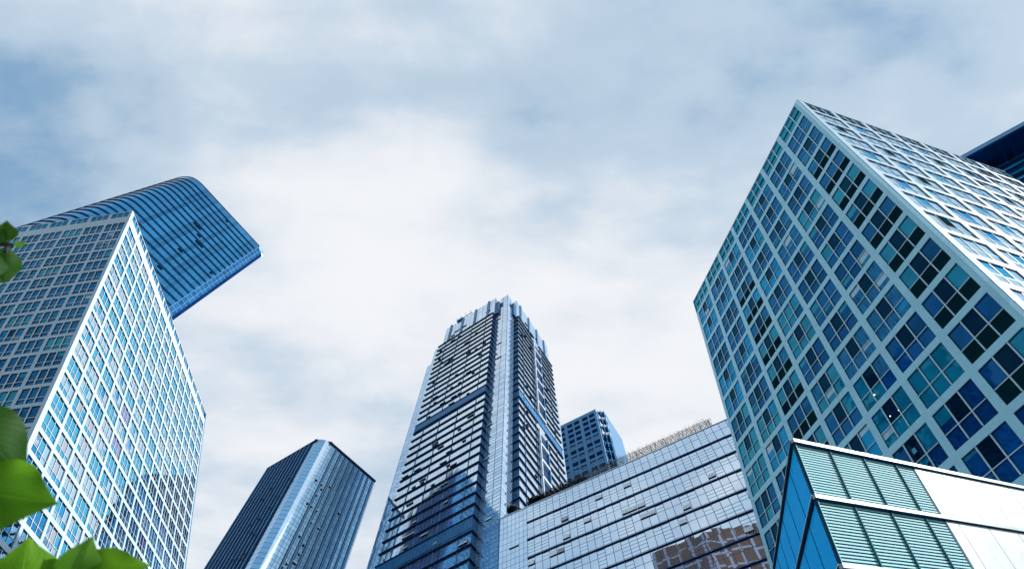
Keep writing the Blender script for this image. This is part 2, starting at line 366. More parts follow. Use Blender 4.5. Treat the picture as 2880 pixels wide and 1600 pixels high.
def window(parent, O, A, B, N, c, r, op, trans, panes, mm, thick, style=None, louvre=False, mlist=None, mbs=None, proud=.0):
    """window frame (with white or grey bars) and its panes; returns via parent or fills the shared meshes mbs"""
    fr, pn, lv = mbs if mbs else (MB(), MB(), MB())
    D = -.12; w_, h_ = op; ta = thick / A.length; tb = thick / B.length
    a0, a1, b0, b1 = c, c + w_, r, r + h_; bt = r + h_ * trans
    # outer frame, dark seal (pj scales how far bars stand off the glass)
    pj = style or 1.0; e1, e2, e3, e4 = D + .05 * pj, D + .052 * pj, D + .15 * pj, D + .12 * pj; sw = .6 if pj > .6 else .4
    fr.box(O, A, B, N, a0, a1, b0, b0 + tb * sw, D - .02, e1, M['seal']).box(O, A, B, N, a0, a1, b1 - tb * sw, b1, D - .02, e1, M['seal'])
    fr.box(O, A, B, N, a0, a0 + ta * sw, b0 + tb * sw, b1 - tb * sw, D - .02, e1, M['seal']).box(O, A, B, N, a1 - ta * sw, a1, b0 + tb * sw, b1 - tb * sw, D - .02, e1, M['seal'])
    n = 3
    for k in range(1, n):
        x = a0 + w_ * k / n; fr.box(O, A, B, N, x - ta / 2, x + ta / 2, b0 + tb * sw, b1 - tb * sw, e2, e3, mm)
        fr.box(O, A, B, N, x - ta * .8, x + ta * .8, b0 + tb * sw, b1 - tb * sw, D - .01, e1 - .001, M['seal'])
    fr.box(O, A, B, N, a0 + ta * sw, a1 - ta * sw, bt - tb * .35, bt + tb * .35, e1 + .001, e4, mm)
    idx = 0
    for ri, (y0, y1) in enumerate(((b0, bt), (bt, b1))):
        for k in range(n):
            x0, x1 = a0 + w_ * k / n, a0 + w_ * (k + 1) / n
            if louvre and ri == 1: continue
            m = panes[idx]; idx += 1
            P = lambda a, b_: O + A * a + B * b_ + N * (D - .005)
            if rnd.random() < .22 and m not in ('g_black', 'louvre'):
                ys = y0 + (y1 - y0) * rnd.uniform(.15, .6); bl = rnd.choice(['g_teal', 'g_teal', 'g_curt', 'g_deep'] if m in ('g_deep', 'g_navy') else ['g_pale', 'g_azure'])
                pn.quad([P(x0, y0), P(x1, y0), P(x1, ys), P(x0, ys)], M[bl], [(x0 * 7, y0 * 5), (x1 * 7, y0 * 5), (x1 * 7, ys * 5), (x0 * 7, ys * 5)]); y0_ = ys
            else: y0_ = y0
            pn.quad([P(x0, y0_), P(x1, y0_), P(x1, y1), P(x0, y1)], M[m], [(x0 * 7, y0_ * 5), (x1 * 7, y0_ * 5), (x1 * 7, y1 * 5), (x0 * 7, y1 * 5)])
    if louvre:
        P = lambda a, b_, n_: O + A * a + B * b_ + N * n_
        lv.quad([P(a0, bt, D - .06), P(a1, bt, D - .06), P(a1, b1, D - .06), P(a0, b1, D - .06)], M['ledge_dark'])
        ns = 14
        for k in range(ns):
            y = bt + (b1 - bt) * (k + .5) / ns; dy = (b1 - bt) / ns * .36
            lv.box(O, A, B, N, a0 + ta * .6, a1 - ta * .6, y - dy, y + dy * .2, D - .02, D + .035, M['louvre'])
    if mbs: return None
    f_ = fr.build('window', parent); pn.build('pane', f_)
    if louvre: lv.build('louvre', f_)
    return f_
def windows(root, cells, label_rest):
    """cells: (args) list; the 100 that show largest are individual parts, the rest one part"""
    for s_ in cells:
        O, A, B, N, c, r, op = s_[:7]; s_.append(area_px([O + A * x + B * y for x, y in ((c, r), (c + op[0], r), (c + op[0], r + op[1]), (c, r + op[1]))]))
    cells.sort(key=lambda k: -k[-1])
    for k in cells[:100]: window(root, *k[:-1])
    rest = [k for k in cells[100:]]
    if rest:
        mbs = (MB(), MB(), MB())
        for k in rest: window(root, *k[:7], *k[7:-1], mbs=mbs)
        f_ = mbs[0].build('window', root); f_['kind'] = 'stuff'; f_['label'] = label_rest
        p_ = mbs[1].build('pane', f_)
        if mbs[2].v: mbs[2].build('louvre', f_)

# ---- left white tower
cL, a1, cR, a2, bb = [Vec(v) for v in ((-74.9548, 25.4057, 102.1215), (-4.0669, .5702, -.1072), (-74.5243, 26.1584, 102.4203), (-.4862, 4.1029, 1.1328), (1.1714, .7959, -3.091))]
nL = a1.cross(bb).normalized(); nL = nL if nL.dot(cL - CAM) < 0 else -nL
nR = a2.cross(bb).normalized(); nR = nR if nR.dot(cR - CAM) < 0 else -nR
TL = thing('office_tower', (cR + bb * ((cR.z) / -bb.z)), 'white gridded tower with square windows behind the green leaves, at the left edge', 'tower')
# corner edge: where both faces meet
def corner_offset(cL, a1, nL, cR, a2, nR):
    # walk from cL against a1 until the right face plane is met, and from cR against a2 to the left face plane
    sL = (cL - cR).dot(nR) / a1.dot(nR) * -1; sR = (cR - cL).dot(nL) / a2.dot(nL) * -1
    return sL, sR
uL, uR = corner_offset(cL, a1, nL, cR, a2, nR)
rowsT = [float(r) for r in range(1, 33)]
base_rows = cR.z / -bb.z
wall = MB(); opL = (.875, .815)
NCL, NCR = 9, 14
face_sheet(wall, cL, a1, bb, nL, range(NCL), rowsT, uL, NCL - .05, .30, base_rows, opL, M['white_wall'])
face_sheet(wall, cR, a2, bb, nR, range(NCR), rowsT, uR, NCR + .02, .30, base_rows, opL, M['white_wall'])
TLc = cL + a1 * uL                                    # corner line origin
# roof and hidden sides
pR = cR + a2 * (NCR + .02); pL = cL + a1 * (NCL - .05)
back = pR + a1 * (NCL - .05 - uL)
tj = .30
for q in ([TLc + bb * tj, pL + bb * tj, back + bb * tj, pR + bb * tj],): wall.quad(q, M['roof'])
wall.quad([pL + bb * tj, back + bb * tj, back + bb * base_rows, pL + bb * base_rows], M['white_wall'])
wall.quad([back + bb * tj, pR + bb * tj, pR + bb * base_rows, back + bb * base_rows], M['white_wall'])
wall.build('wall', TL)
trim = MB(); trim.box(pR, a2, bb, nR, 0, .03, -.35, base_rows, -.2, .12, M['mid_blue'])
trim.build('edge_trim', TL)
# glass parapet storey above the first spandrel
for (nm, O, A, N, lo, hi, n_) in (('left', cL, a1, nL, uL, NCL - .05, NCL), ('right', cR, a2, nR, uR, NCR + .02, NCR)):
    mb = MB()
    P = lambda a, b_, n=0: O + A * a + bb * b_ + N * n
    mb.quad([P(lo, -.28, -.1), P(hi, -.28, -.1), P(hi, .8 - .5, -.1), P(lo, .3, -.1)], M['g_clear'])
    pg = mb.build('parapet_glass', TL)
    fr = MB()
    fr.box(O, A, bb, N, lo, hi, -.33, -.28, -.14, .02, M['mull_white'])
    for c in range(n_):
        x0 = c - .15 if c else lo; fr.box(O, A, bb, N, x0, c, -.28, .30, -.12, 0.0, M['white_wall'])
        for k in (1, 2): fr.box(O, A, bb, N, c + .85 * k / 3 - .008, c + .85 * k / 3 + .008, -.28, .30, -.12, -.02, M['mull_white'])
    fr.build('parapet_frame', pg)
cells = []
for c in range(NCL):
    for r in range(1, 30):
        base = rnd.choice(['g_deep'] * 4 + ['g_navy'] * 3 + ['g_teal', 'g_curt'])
        p = [base] * 6
        if rnd.random() < .3: p[rnd.randrange(3)] = rnd.choice(['g_curt', 'g_teal'])
        if rnd.random() < .05: p[1] = 'g_black'
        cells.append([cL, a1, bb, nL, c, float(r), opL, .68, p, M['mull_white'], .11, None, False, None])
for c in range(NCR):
    for r in range(1, 33):
        k = rnd.random()
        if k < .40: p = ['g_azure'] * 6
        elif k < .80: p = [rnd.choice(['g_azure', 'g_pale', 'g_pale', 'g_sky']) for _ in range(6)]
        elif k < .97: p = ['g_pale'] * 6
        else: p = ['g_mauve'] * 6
        if rnd.random() < .3: p[1] = rnd.choice(['g_cream', 'g_black', 'g_deep'])
        if rnd.random() < .35: p[3] = p[4] = 'g_azure'
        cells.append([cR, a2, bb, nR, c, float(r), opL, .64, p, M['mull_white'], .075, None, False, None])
for k in cells: k[:] = k[:11] + [.35 if k[7] == .64 else 1.0, k[12]]
# uniform argument order: O,A,B,N,c,r,op,trans,panes,mm,thick,style,louvre
windows(TL, [list(k) for k in cells], 'smaller windows farther along the white tower')

# ---- right tower, left face wall in a shade tone
cL, a1, cR, a2, bb = [Vec(v) for v in ((33.3918, 3.6899, 69.3903), (-.8794, 4.1519, 1.0902), (34.2569, 3.2098, 69.114), (4.1302, 1.2408, .3347), (-.3012, .8469, -3.279))]
KR = 1.35; cL = CAM + (cL - CAM) * KR; cR = CAM + (cR - CAM) * KR; a1, a2, bb = a1 * KR, a2 * KR, bb * KR
nL = a1.cross(bb).normalized(); nL = nL if nL.dot(cL - CAM) < 0 else -nL
nR = a2.cross(bb).normalized(); nR = nR if nR.dot(cR - CAM) < 0 else -nR
uL, uR = corner_offset(cL, a1, nL, cR, a2, nR)
base_rows = cR.z / -bb.z
TR = thing('office_tower', (cR + bb * base_rows), 'gridded tower toned blue-grey on its shaded face, with dark square windows and a pale corner strip, right of the frame', 'tower')
NCL, NCR = 7, 7
opA, opB = (.855, .835), (.86, .83)
wall = MB(); skip = {(1, 1), (2, 1)}
hiL, hiR = NCL - .02, NCR - .02
face_sheet(wall, cL, a1, bb, nL, range(NCL), [float(r) for r in range(1, 20)], uL, hiL, .82, base_rows, opA, M['shade_wall'])
face_sheet(wall, cR, a2, bb, nR, range(NCR), [float(r) for r in range(1, 20)], uR, hiR, .82, base_rows, opB, M['white_wall'])
TLc = cL + a1 * uL; pL = cL + a1 * hiL; pR = cR + a2 * hiR; back = pR + a1 * (hiL - uL); tj = 0.0
wall.quad([TLc + bb * tj, pL + bb * tj, back + bb * tj, pR + bb * tj], M['roof'])
wall.quad([pL + bb * tj, back + bb * tj, back + bb * base_rows, pL + bb * base_rows], M['shade_wall'])
wall.quad([back + bb * tj, pR + bb * tj, pR + bb * base_rows, back + bb * base_rows], M['white_wall'])
wall.build('wall', TR)
for (O, A, N, lo, hi, n_, op, mt) in ((cL, a1, nL, uL, hiL, NCL, opA, M['shade_wall']), (cR, a2, nR, uR, hiR, NCR, opB, M['white_wall'])):
    P = lambda a, b_, n=0: O + A * a + bb * b_ + N * n
    mb = MB(); mb.quad([P(lo, 0.02, -.2), P(hi, 0.02, -.2), P(hi, .82, -.2), P(lo, .82, -.2)], M['g_face'] if A is a2 else M['g_teal'])
    pg = mb.build('parapet_glass', TR); fr = MB()
    fr.box(O, A, bb, N, lo, hi, 0, .03, -.22, .03, M['mull_grey'])
    for c in range(n_):
        x0 = c - (1 - op[0]) if c else lo; fr.box(O, A, bb, N, x0, c, .03, .82, -.21, 0.0, mt)
        for k in (1, 2): fr.box(O, A, bb, N, c + op[0] * k / 3 - .012, c + op[0] * k / 3 + .012, .03, .82, -.2, -.05, M['mull_grey'])
        fr.box(O, A, bb, N, c, c + op[0], .44, .47, -.2, -.1, M['seal'])
    fr.build('parapet_frame', pg)
# rounded metal corner strip
mb = MB(); r0 = uL + .42
mb.box(cL, a1, bb, nL, uL + .015, -.10, .0, base_rows, .003, .07, M['grey_trim'])
mb.build('corner_strip', TR)
cells = []
for c in range(NCL):
    for r in range(1, 17):
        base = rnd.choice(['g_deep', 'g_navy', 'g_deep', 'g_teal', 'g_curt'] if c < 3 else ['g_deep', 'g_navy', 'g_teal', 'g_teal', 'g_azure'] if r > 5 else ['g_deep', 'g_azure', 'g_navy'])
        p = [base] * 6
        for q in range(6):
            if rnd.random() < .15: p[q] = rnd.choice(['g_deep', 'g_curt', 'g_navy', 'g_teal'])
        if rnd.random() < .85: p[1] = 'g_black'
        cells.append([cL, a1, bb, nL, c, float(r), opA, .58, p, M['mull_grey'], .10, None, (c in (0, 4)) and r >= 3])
for c in range(NCR):
    for r in range(1, 17):
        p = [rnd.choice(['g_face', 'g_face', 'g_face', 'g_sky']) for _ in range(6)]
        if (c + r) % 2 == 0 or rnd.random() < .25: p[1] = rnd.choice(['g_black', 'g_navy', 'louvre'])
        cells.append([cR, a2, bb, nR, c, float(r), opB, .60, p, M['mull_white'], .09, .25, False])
windows(TR, cells, 'smaller windows farther along the right tower')
# lamps seen through three windows, and a notice
for k, (c, r, da, db) in enumerate(((2, 10, .55, .62), (2, 11, .30, .35), (2, 11, .50, .30))):
    mb = MB(); O = cL + nL * -.10; s_ = .022 if k == 0 else .013
    mb.box(O, a1, bb, nL, c + da, c + da + s_, r + db, r + db + s_ * 1.2, 0, .03, M['lampglow'])
    mb.build('room_lamp', TR)
mb = MB(); mb.box(cL, a1, bb, nL, 2.42, 2.50, 12.2, 12.31, -.118, -.108, M['notice']); mb.build('window_notice', TR)

# ------------------------------------------------------------------ podium block in front of the right tower
O, A, A2, B = [Vec(v) for v in ((13.8447, 17.0664, 23.5252), (2.2337, .8478, .5183), (.8066, 2.6979, 1.0598), (-.4129, .6029, -3.1154))]
KP = .70; O = CAM + (O - CAM) * KP; A, A2, B = A * KP, A2 * KP, B * KP
NF = A.cross(B).normalized(); NF = NF if NF.dot(O - CAM) < 0 else -NF
NS = A2.cross(B).normalized(); NS = NS if NS.dot(O - CAM) < 0 else -NS
br = O.z / -B.z
PD = thing('glass_podium', O + B * br, 'low block of teal slatted glass and white panels, corrugated blue on its narrow side', 'building')
mb = MB(); LF = 11.0; LS = 6.0
P = lambda a, a2_, b_: O + A * a + A2 * a2_ + B * b_
mb.quad([P(0, 0, 0), P(LF, 0, 0), P(LF, LS, 0), P(0, LS, 0)], M['roof'])
mb.quad([P(LF, 0, 0), P(LF, LS, 0), P(LF, LS, br), P(LF, 0, br)], M['pod_white'])
mb.quad([P(0, LS, 0), P(LF, LS, 0), P(LF, LS, br), P(0, LS, br)], M['pod_white'])
mb.build('roof', PD)
for j in range(int(br) + 1):
    j1 = min(j + 1, br)
    mb = MB(); mb.quad([O + A * 0 + B * j + NF * -.10, O + A * 3.62 + B * j + NF * -.10, O + A * 3.62 + B * j1 + NF * -.10, O + A * 0 + B * j1 + NF * -.10], M['pod_glass'])
    gl = mb.build('slatted_glass', PD)
    sl = MB(); ns = 20
    for k in range(ns):
        y = j + .045 + (j1 - j) * k / ns * .97; i0 = 0.07
        while i0 < 3.58:
            ln = min(3.6 - i0, rnd.choice([.9, 1, 1, 1])) if rnd.random() < .9 else .3
            e = min(3.6, math.floor(i0 + 1.001) if ln > .4 else i0 + ln)
            sl.box(O, A, B, NF, i0, e, y, y + .025, -.075, -.05, M['pod_slat']); i0 = e
    sl.build('slat', gl)['kind'] = 'stuff'
    for i in (0, 1, 2, 3):
        mu = MB(); mu.box(O, A, B, NF, 0.026 if i == 0 else i - .014, i + .05 if i == 0 else i + .014, j + .046, j1 - .036, -.09, .012, M['pod_slat'] if i == 0 else M['pod_mull']); mu.build('mullion', gl)
    for i, (x0, x1) in enumerate([(3.62, 3.955)] + [(q + .0, q + .955) for q in range(4, 11)]):
        wp = MB(); wp.box(O, A, B, NF, x0, x1 + .02, j + .03, j1, -.12, .0, M['pod_white'])
        wp.build('white_panel', PD)
    wg = MB(); wg.quad([O + A * 3.62 + B * j + NF * -.04, O + A * LF + B * j + NF * -.04, O + A * LF + B * j1 + NF * -.04, O + A * 3.62 + B * j1 + NF * -.04], M['seal']); wg.build('panel_joint', PD)
    tr = MB(); tr.box(O, A, B, NF, -.03, LF, j - .035, j + .028, -.05, .09, M['pod_trim']).box(O, A, B, NF, 0, LF, j + .029, j + .045, -.05, .05, M['seal'])
    tr.build('level_trim', PD)
    sd_ = MB(); sd_.quad([O + B * j, O + A2 * LS + B * j, O + A2 * LS + B * j1, O + B * j1], M['pod_blue'])
    sp = sd_.build('blue_cladding', PD)
    st = MB()
    for i in range(1, 6): st.box(O, A2, B, NS, i - .008, i + .008, j + .03, j1, -.01, .012, M['seal'])
    st.box(O, A2, B, NS, 0.0, LS, j - .03, j + .03, -.02, .05, M['seal']).box(O, A2, B, NS, 0.0, LS, j - .045, j - .031, -.02, .07, M['grey_trim'])
    st.build('cladding_joint', sp)
cr = MB(); cr.box(O, A, B, NF, -.02, .022, .03, br, -.02, .03, M['seal']); cr.build('corner_seal', PD)

# ------------------------------------------------------------------ helper for upright buildings
Zd = Vec((0, 0, -1))
def hdir(p, q): v = Vec((q[0] - p[0], q[1] - p[1], 0)); return v.normalized(), v.length
def outn(d, p):
    n = Vec((d.y, -d.x, 0)).normalized(); return n if n.dot(Vec((p[0], p[1], 0)) - Vec((CAM.x, CAM.y, 0))) < 0 else -n
def panel(mb, p, q, z0, z1, m, off=0.0):
    d, L = hdir(p, q); n = outn(d, p) * off
    mb.quad([Vec((p[0], p[1], z1)) + n, Vec((q[0], q[1], z1)) + n, Vec((q[0], q[1], z0)) + n, Vec((p[0], p[1], z0)) + n], m, [(0, z1), (L, z1), (L, z0), (0, z0)])

# ------------------------------------------------------------------ central tower
T1 = thing('skyscraper', (-3, 116, 0), 'tall stepped tower of pale glass crossed by dark ledges, in the middle', 'skyscraper')
dA = Vec((-.824, .567, 0)).normalized(); dB = Vec((.524, .852, 0)).normalized()
KC = Vec((-3.08, 99.8, 0)); H = 230.0
nA = outn(dA, KC); nB = Vec((dB.y, -dB.x, 0)).normalized()
A0, A1, B0, B1 = 9.17, 41.6, 8.16, 39.9
def kz(k):
    if k <= 15: return H - 4.147 * k
    if k <= 16: return 167.8 - 4.9 * (k - 15)
    if k <= 30: return 162.9 - 4.03 * (k - 16)
    if k <= 31: return 106.5 - 4.9 * (k - 30)
    return 101.6 - 4.15 * (k - 31)
NK = 55
zf = lambda z: Vec((0, 0, z))
mb = MB()
panel(mb, KC + dA * A0, KC + dA * A1, 0, H, M['t1plain']); wl = mb.build('glass_wall', T1)
mb = MB(); panel(mb, KC + dB * B0, KC + dB * B1, 0, H, M['t1plain']); mb.build('glass_wall', T1)
# body top and back
mb = MB(); top = [KC + dA * A0, KC + dA * A1, KC + dA * A1 + dB * B1, KC + dB * B1, KC + dB * B0, KC + dA * A0 + dB * B0]
mb.quad([p + zf(H + .1) for p in top], M['roof'])
for p, q in ((top[1], top[2]), (top[2], top[3])): panel(mb, p, q, 0, H, M['t1'])
panel(mb, top[0], KC + dA * A0 + dB * 2.2, 0, H, M['mesh_dk']); panel(mb, top[4], KC + dB * B0 + dA * 2.2, 0, H, M['mesh_dk'])
mb.build('body', T1)
bays = [.12, .37, .62, .85]
for k in range(NK):
    z = kz(k)
    if z < 3: break
    for (d, n, lo, hi, dd, D2) in ((dA, nA, A0, A1, dB, 1), (dB, nB, B0, B1, dA, 2)):
        mb = MB(); O_ = Vec((KC.x, KC.y, z)); t_ = .34
        parts = [(lo - .35, hi)]
        if D2 == 2: parts = [(lo - .35, B0 + 13.0), (B0 + 18.6, hi)]
        for (u0, u1) in parts:
            mb.box(O_, d, Zd, n, u0, u1, 0, t_, -.1, .42, M['ledge_dark'])
        # return along the notch
        mb.box(O_, dd, Zd, -d, -.0, 2.1, .002, t_ - .002, -lo + .0, -lo + .36, M['ledge_dark'])
        mb.build('ledge', T1)
    if k in (15, 30):
        z1 = kz(k + 1)
        for (d, n, lo, hi) in ((dA, nA, A0, A1), (dB, nB, B0, B1)):
            mb = MB(); O_ = Vec((KC.x, KC.y, z - .35)); L_ = (z - .35) - z1 - .02
            mb.box(O_, d, Zd, n, lo + .02, hi - .02, 0, L_ * .8, .0, .22, M['blue_metal'] if d is dA else M['mid_blue'])
            x = lo + .6
            while x < hi - .3:
                mb.box(O_, d, Zd, n, x, x + .12, 0.01, L_ * .79, .22, .34, M['mid_blue']); x += 1.15
            mb.build('plant_grille', T1)
# bay lines
for f_ in bays:
    for (d, n, lo, hi) in ((dA, nA, A0, A1), (dB, nB, B0, B1)):
        x = lo + (hi - lo) * f_
        if d is dB and .40 < f_ < .63: continue
        mb = MB(); mb.box(Vec((KC.x, KC.y, H)), d, Zd, n, x - .13, x + .13, 0, H, .02, .16, M['blue_metal']); mb.build('bay_bar', T1)
# crown: a glass screen above the ledges, with deep fins
def crown(d, n, lo, hi, zt0, ztop, other, back_):
    mb = MB(); s0 = KC + d * lo + other * .9; s1 = KC + d * hi + other * .9
    panel(mb, s0, s1, H, ztop, M['t1'])
    e = s0 + other * 6.0; panel(mb, s0, e, H - 2, ztop, M['t1'])
    mb.quad([s0 + zf(ztop), s1 + zf(ztop), s1 + other * 8 + zf(ztop), e + other * 2 + zf(ztop)], M['roof'])
    panel(mb, s1, s1 + other * 8, H, ztop, M['t1'])
    c_ = mb.build('crown', T1)
    for f_ in bays:
        x = A0 + (A1 - A0) * f_ if d is dA else B0 + (B1 - B0) * f_
        fb = MB(); fb.box(Vec((KC.x, KC.y, ztop + .3)), d, Zd, n, x - .55, x + .55, 0, ztop + .3 - H, -.9, -.45, M['blue_metal'])
        fb.build('fin', c_)
    for q in range(9):
        x = lo + rnd.uniform(.08, .9) * (hi - lo); z = H + rnd.choice([3.2, 6.0, 8.5])
        vb = MB(); vb.box(Vec((KC.x, KC.y, z)), d, Zd, n, x, x + 2.4, 0, .55, -.9, -.62, M['vent_dk']); vb.build('vent', c_)
crown(dA, nA, A0 - .2, A1 - 1.5, H, H + 19.5, dB, dA)
crown(dB, nB, B0 - .2, B1 - 1.0, H, H + 19.5, dA, dB)
# steps and wings beyond the ledges
mb = MB()
for (d, o2, hi, steps) in ((dA, dB, A1, ((0, 2.6, 1.5, H + 1.5), (2.6, 5.4, 2.6, H - 11))), (dB, dA, B1, ((0, 1.6, 1.2, H - 14), (1.6, 4.2, 2.4, H - 22)))):
    for (x0, x1, bk, zt) in steps:
        s0 = KC + d * (hi + x0) + o2 * (bk * .5); s1 = KC + d * (hi + x1) + o2 * (bk * .5)
        panel(mb, s0, s1, 0, zt, M['t1']); panel(mb, s1, s1 + o2 * 20, 0, zt, M['t1']); panel(mb, s0, s0 + o2 * 2, 0, zt, M['t1'])
        mb.quad([s0 + zf(zt), s1 + zf(zt), s1 + o2 * 20 + zf(zt), s0 + o2 * 20 + zf(zt)], M['roof'])
mb.build('wing', T1)
# prow
PC = KC + dA * 2.1 + dB * 2.1
mb = MB(); zt = H + 6.0
panel(mb, PC, PC + dA * 7.6, 0, zt, M['t1prow']); panel(mb, PC, PC + dB * 6.6, 0, zt, M['t1prow'])
mb.quad([PC + zf(zt), PC + dA * 7.6 + zf(zt), PC + dA * 7.6 + dB * 6.6 + zf(zt), PC + dB * 6.6 + zf(zt)], M['roof'])
mb.build('prow', T1)
mb = MB(); zt2 = H + 20; pc2 = PC + dA * .9 + dB * .9
panel(mb, pc2, pc2 + dA * 4.5, zt, zt2, M['t1prow']); panel(mb, pc2, pc2 + dB * 4.2, zt, zt2, M['t1prow'])
panel(mb, pc2 + dA * 4.5, pc2 + dA * 4.5 + dB * 4, zt, zt2, M['t1prow']); panel(mb, pc2 + dB * 4.2, pc2 + dB * 4.2 + dA * 4, zt, zt2, M['t1prow'])
mb.quad([pc2 + zf(zt2), pc2 + dA * 4.5 + zf(zt2), pc2 + dA * 4.5 + dB * 4.2 + zf(zt2), pc2 + dB * 4.2 + zf(zt2)], M['roof'])
mb.build('prow_crown', T1)
mb = MB()  # dark panels painting the shade of the crown's setback notches
mb.box(KC + zf(H + 13), dA, Zd, dB, 6.8, 9.2, 0, 13, 1.0, 3.2, M['mesh_dk'])
mb.box(KC + zf(H + 13), dB, Zd, dA, 6.0, 8.2, 0, 13, 1.0, 3.2, M['mesh_dk'])
mb.box(pc2 + zf(H + 14), dA, Zd, nA, 2.6, 4.5, 0, 7.5, .0, .15, M['mesh_dk']); mb.box(pc2 + zf(H + 14), dB, Zd, nB, 2.2, 4.2, 0, 7.5, .0, .15, M['mesh_dk'])
mb.build('crown_shade_panel', T1)
# corner bars of the prow, bright horizontals kept in its glass; balconies on the right face, recess shade painted as dark panels
for k in range(0, NK - 3, 2):
    z = kz(k + 1) - .3
    if z < 8: break
    if k in (14, 30): continue
    mb = MB(); O_ = Vec((KC.x, KC.y, z))
    mb.box(O_, dB, Zd, nB, B0 + 13.2, B0 + 18.4, 0, 7.0, .03, .10, M['rib_dk'])
    mb.box(O_, dB, Zd, nB, B0 + 13.0, B0 + 18.6, 7.0, 7.9, .02, 1.0, M['vent'])
    mb.box(O_, dB, Zd, nB, B0 + 12.8, B0 + 13.2, -.2, 7.0, .11, 1.02, M['vent'])
    mb.box(O_, dB, Zd, nB, B0 + 18.4, B0 + 18.8, -.2, 7.0, .11, .9, M['mid_blue'])
    mb.build('balcony', T1)
mb = MB(); zc = H + 19.5
for x in (24.5, 27.5, 30.5, 33.0):
    o_ = KC + dA * x + dB * 1.6 + zf(zc)
    mb.tube([o_, o_ + zf(1.8), o_ + zf(2.2) + nA * 2.2], .14, M['vent'], 6)
mb.box(KC + dA * 0 + dB * 1.2 + zf(zc + 2.0), dA, Zd, dB, 24.3, 33.3, 0, .25, -.3, .0, M['mid_blue']); mb.box(KC + dB * .6 + zf(zc + .9), dA, Zd, dB, 29.5, 33.2, 0, 1.1, -.5, .3, M['mid_blue'])
mb.build('cleaning_cradle', T1)
# opened vent windows
def vent_at(root, O_, d, n, x, z, w_=1.5, h_=.85, tilt=.42, name='vent_window'):
    mb = MB(); p = O_ + d * x; n = n.normalized()
    a = Vec((p.x, p.y, z)) + n * .03; b_ = a + d * w_; dn = Vec((0, 0, -h_)) + n * (h_ * tilt)
    t_ = n * .05
    mb.quad([a + t_, b_ + t_, b_ + dn + t_, a + dn + t_], M['vent'])
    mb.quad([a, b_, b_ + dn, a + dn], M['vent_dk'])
    for (e, f2) in ((a, b_), (b_, b_ + dn), (b_ + dn, a + dn), (a + dn, a)): mb.quad([e, f2, f2 + t_, e + t_], M['vent'])
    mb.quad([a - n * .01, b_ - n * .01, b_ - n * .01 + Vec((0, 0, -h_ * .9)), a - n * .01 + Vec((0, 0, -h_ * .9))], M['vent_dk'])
    return mb.build(name, root)
for q in range(72):
    k = rnd.randrange(0, 38); x = A0 + rnd.uniform(.03, .92) * (A1 - A0)
    vent_at(T1, KC, dA, nA, x, kz(k) - 1.1 - rnd.choice([0, 1.2]), rnd.choice([1.4, 1.4, 2.6]))
for q in range(18):
    k = rnd.randrange(2, 30); x = B0 + rnd.choice([rnd.uniform(1, 10), rnd.uniform(20, 29)])
    vent_at(T1, KC, dB, nB, x, kz(k) - 1.6)
for q in range(10):
    vent_at(T1, PC, dA, nA, rnd.uniform(1.5, 5.2), kz(rnd.randrange(1, 33)) - 1, 1.9, .7, .3)

# ------------------------------------------------------------------ dark blue slab with folded corner
HS = 150.0
T2 = thing('skyscraper', onz(898, 1234, HS) * 1 - zf(HS), 'dark blue ribbed tower with a folded glass corner, left of the tallest tower', 'skyscraper')
pt = [onz(x, y, HS) for x, y in ((752, 1319.4), (885, 1241.9), (898.5, 1234.5), (917, 1237), (934.2, 1250.5), (1053.7, 1353.9), (1054.2, 1361))]
pt = [Vec((p.x, p.y, 0)) for p in pt]
mb = MB(); panel(mb, pt[0], pt[1], 0, HS, M['t2'])
d0, L0 = hdir(pt[0], pt[1]); bk = Vec((-d0.y, d0.x, 0)); bk = bk if bk.y > 0 else -bk
panel(mb, pt[0], pt[0] + bk * 18, 0, HS, M['t2']); rd6 = pt[6].normalized(); rs6 = Vec((-rd6.y, rd6.x, 0)); e6 = pt[6] + rd6 * 14 + rs6 * 3; panel(mb, pt[6], e6, 0, HS, M['t2'])
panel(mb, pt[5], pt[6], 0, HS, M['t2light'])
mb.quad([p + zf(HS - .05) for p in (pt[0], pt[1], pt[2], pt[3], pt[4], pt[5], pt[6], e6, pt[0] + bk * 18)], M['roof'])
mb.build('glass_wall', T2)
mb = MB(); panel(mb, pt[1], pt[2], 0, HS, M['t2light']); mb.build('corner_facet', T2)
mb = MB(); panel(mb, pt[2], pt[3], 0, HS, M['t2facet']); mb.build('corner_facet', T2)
d2, L2 = hdir(pt[4], pt[5]); n2_ = outn(d2, pt[4]); f1 = pt[4] + d2 * (L2 / 9.4)
zl = HS - 62
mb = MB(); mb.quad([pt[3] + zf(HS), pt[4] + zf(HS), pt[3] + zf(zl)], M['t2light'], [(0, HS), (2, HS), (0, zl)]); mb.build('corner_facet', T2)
mb = MB(); mb.quad([pt[4] + zf(HS), f1 + zf(HS), f1 + zf(zl), pt[3] + zf(zl)], M['t2'], [(0, HS), (2, HS), (2, zl), (-2, zl)])
mb.quad([pt[3] + zf(zl), f1 + zf(zl), f1, pt[3]], M['t2'], [(-2, zl), (2, zl), (2, 0), (-2, 0)])
panel(mb, f1, pt[5], 0, HS, M['t2']); mb.build('glass_wall', T2)
mb = MB(); mb.box(pt[0] + zf(HS + .5), d0, Zd, outn(d0, pt[0]), 0, L0 + .2, 0, .7, -.3, .35, M['rib_dk'])
mb.box(pt[4] + zf(HS + .5), d2, Zd, n2_, -.1, L2 + .2, 0, .7, -.3, .35, M['rib_dk'])
dq, Lq = hdir(pt[1], pt[4]); mb.box(pt[1] + zf(HS + .45), dq, Zd, outn(dq, pt[1]), 0, Lq, 0, .65, -.6, .9, M['rib_dk']); mb.build('roof_rim', T2)
nn = outn(d0, pt[0])
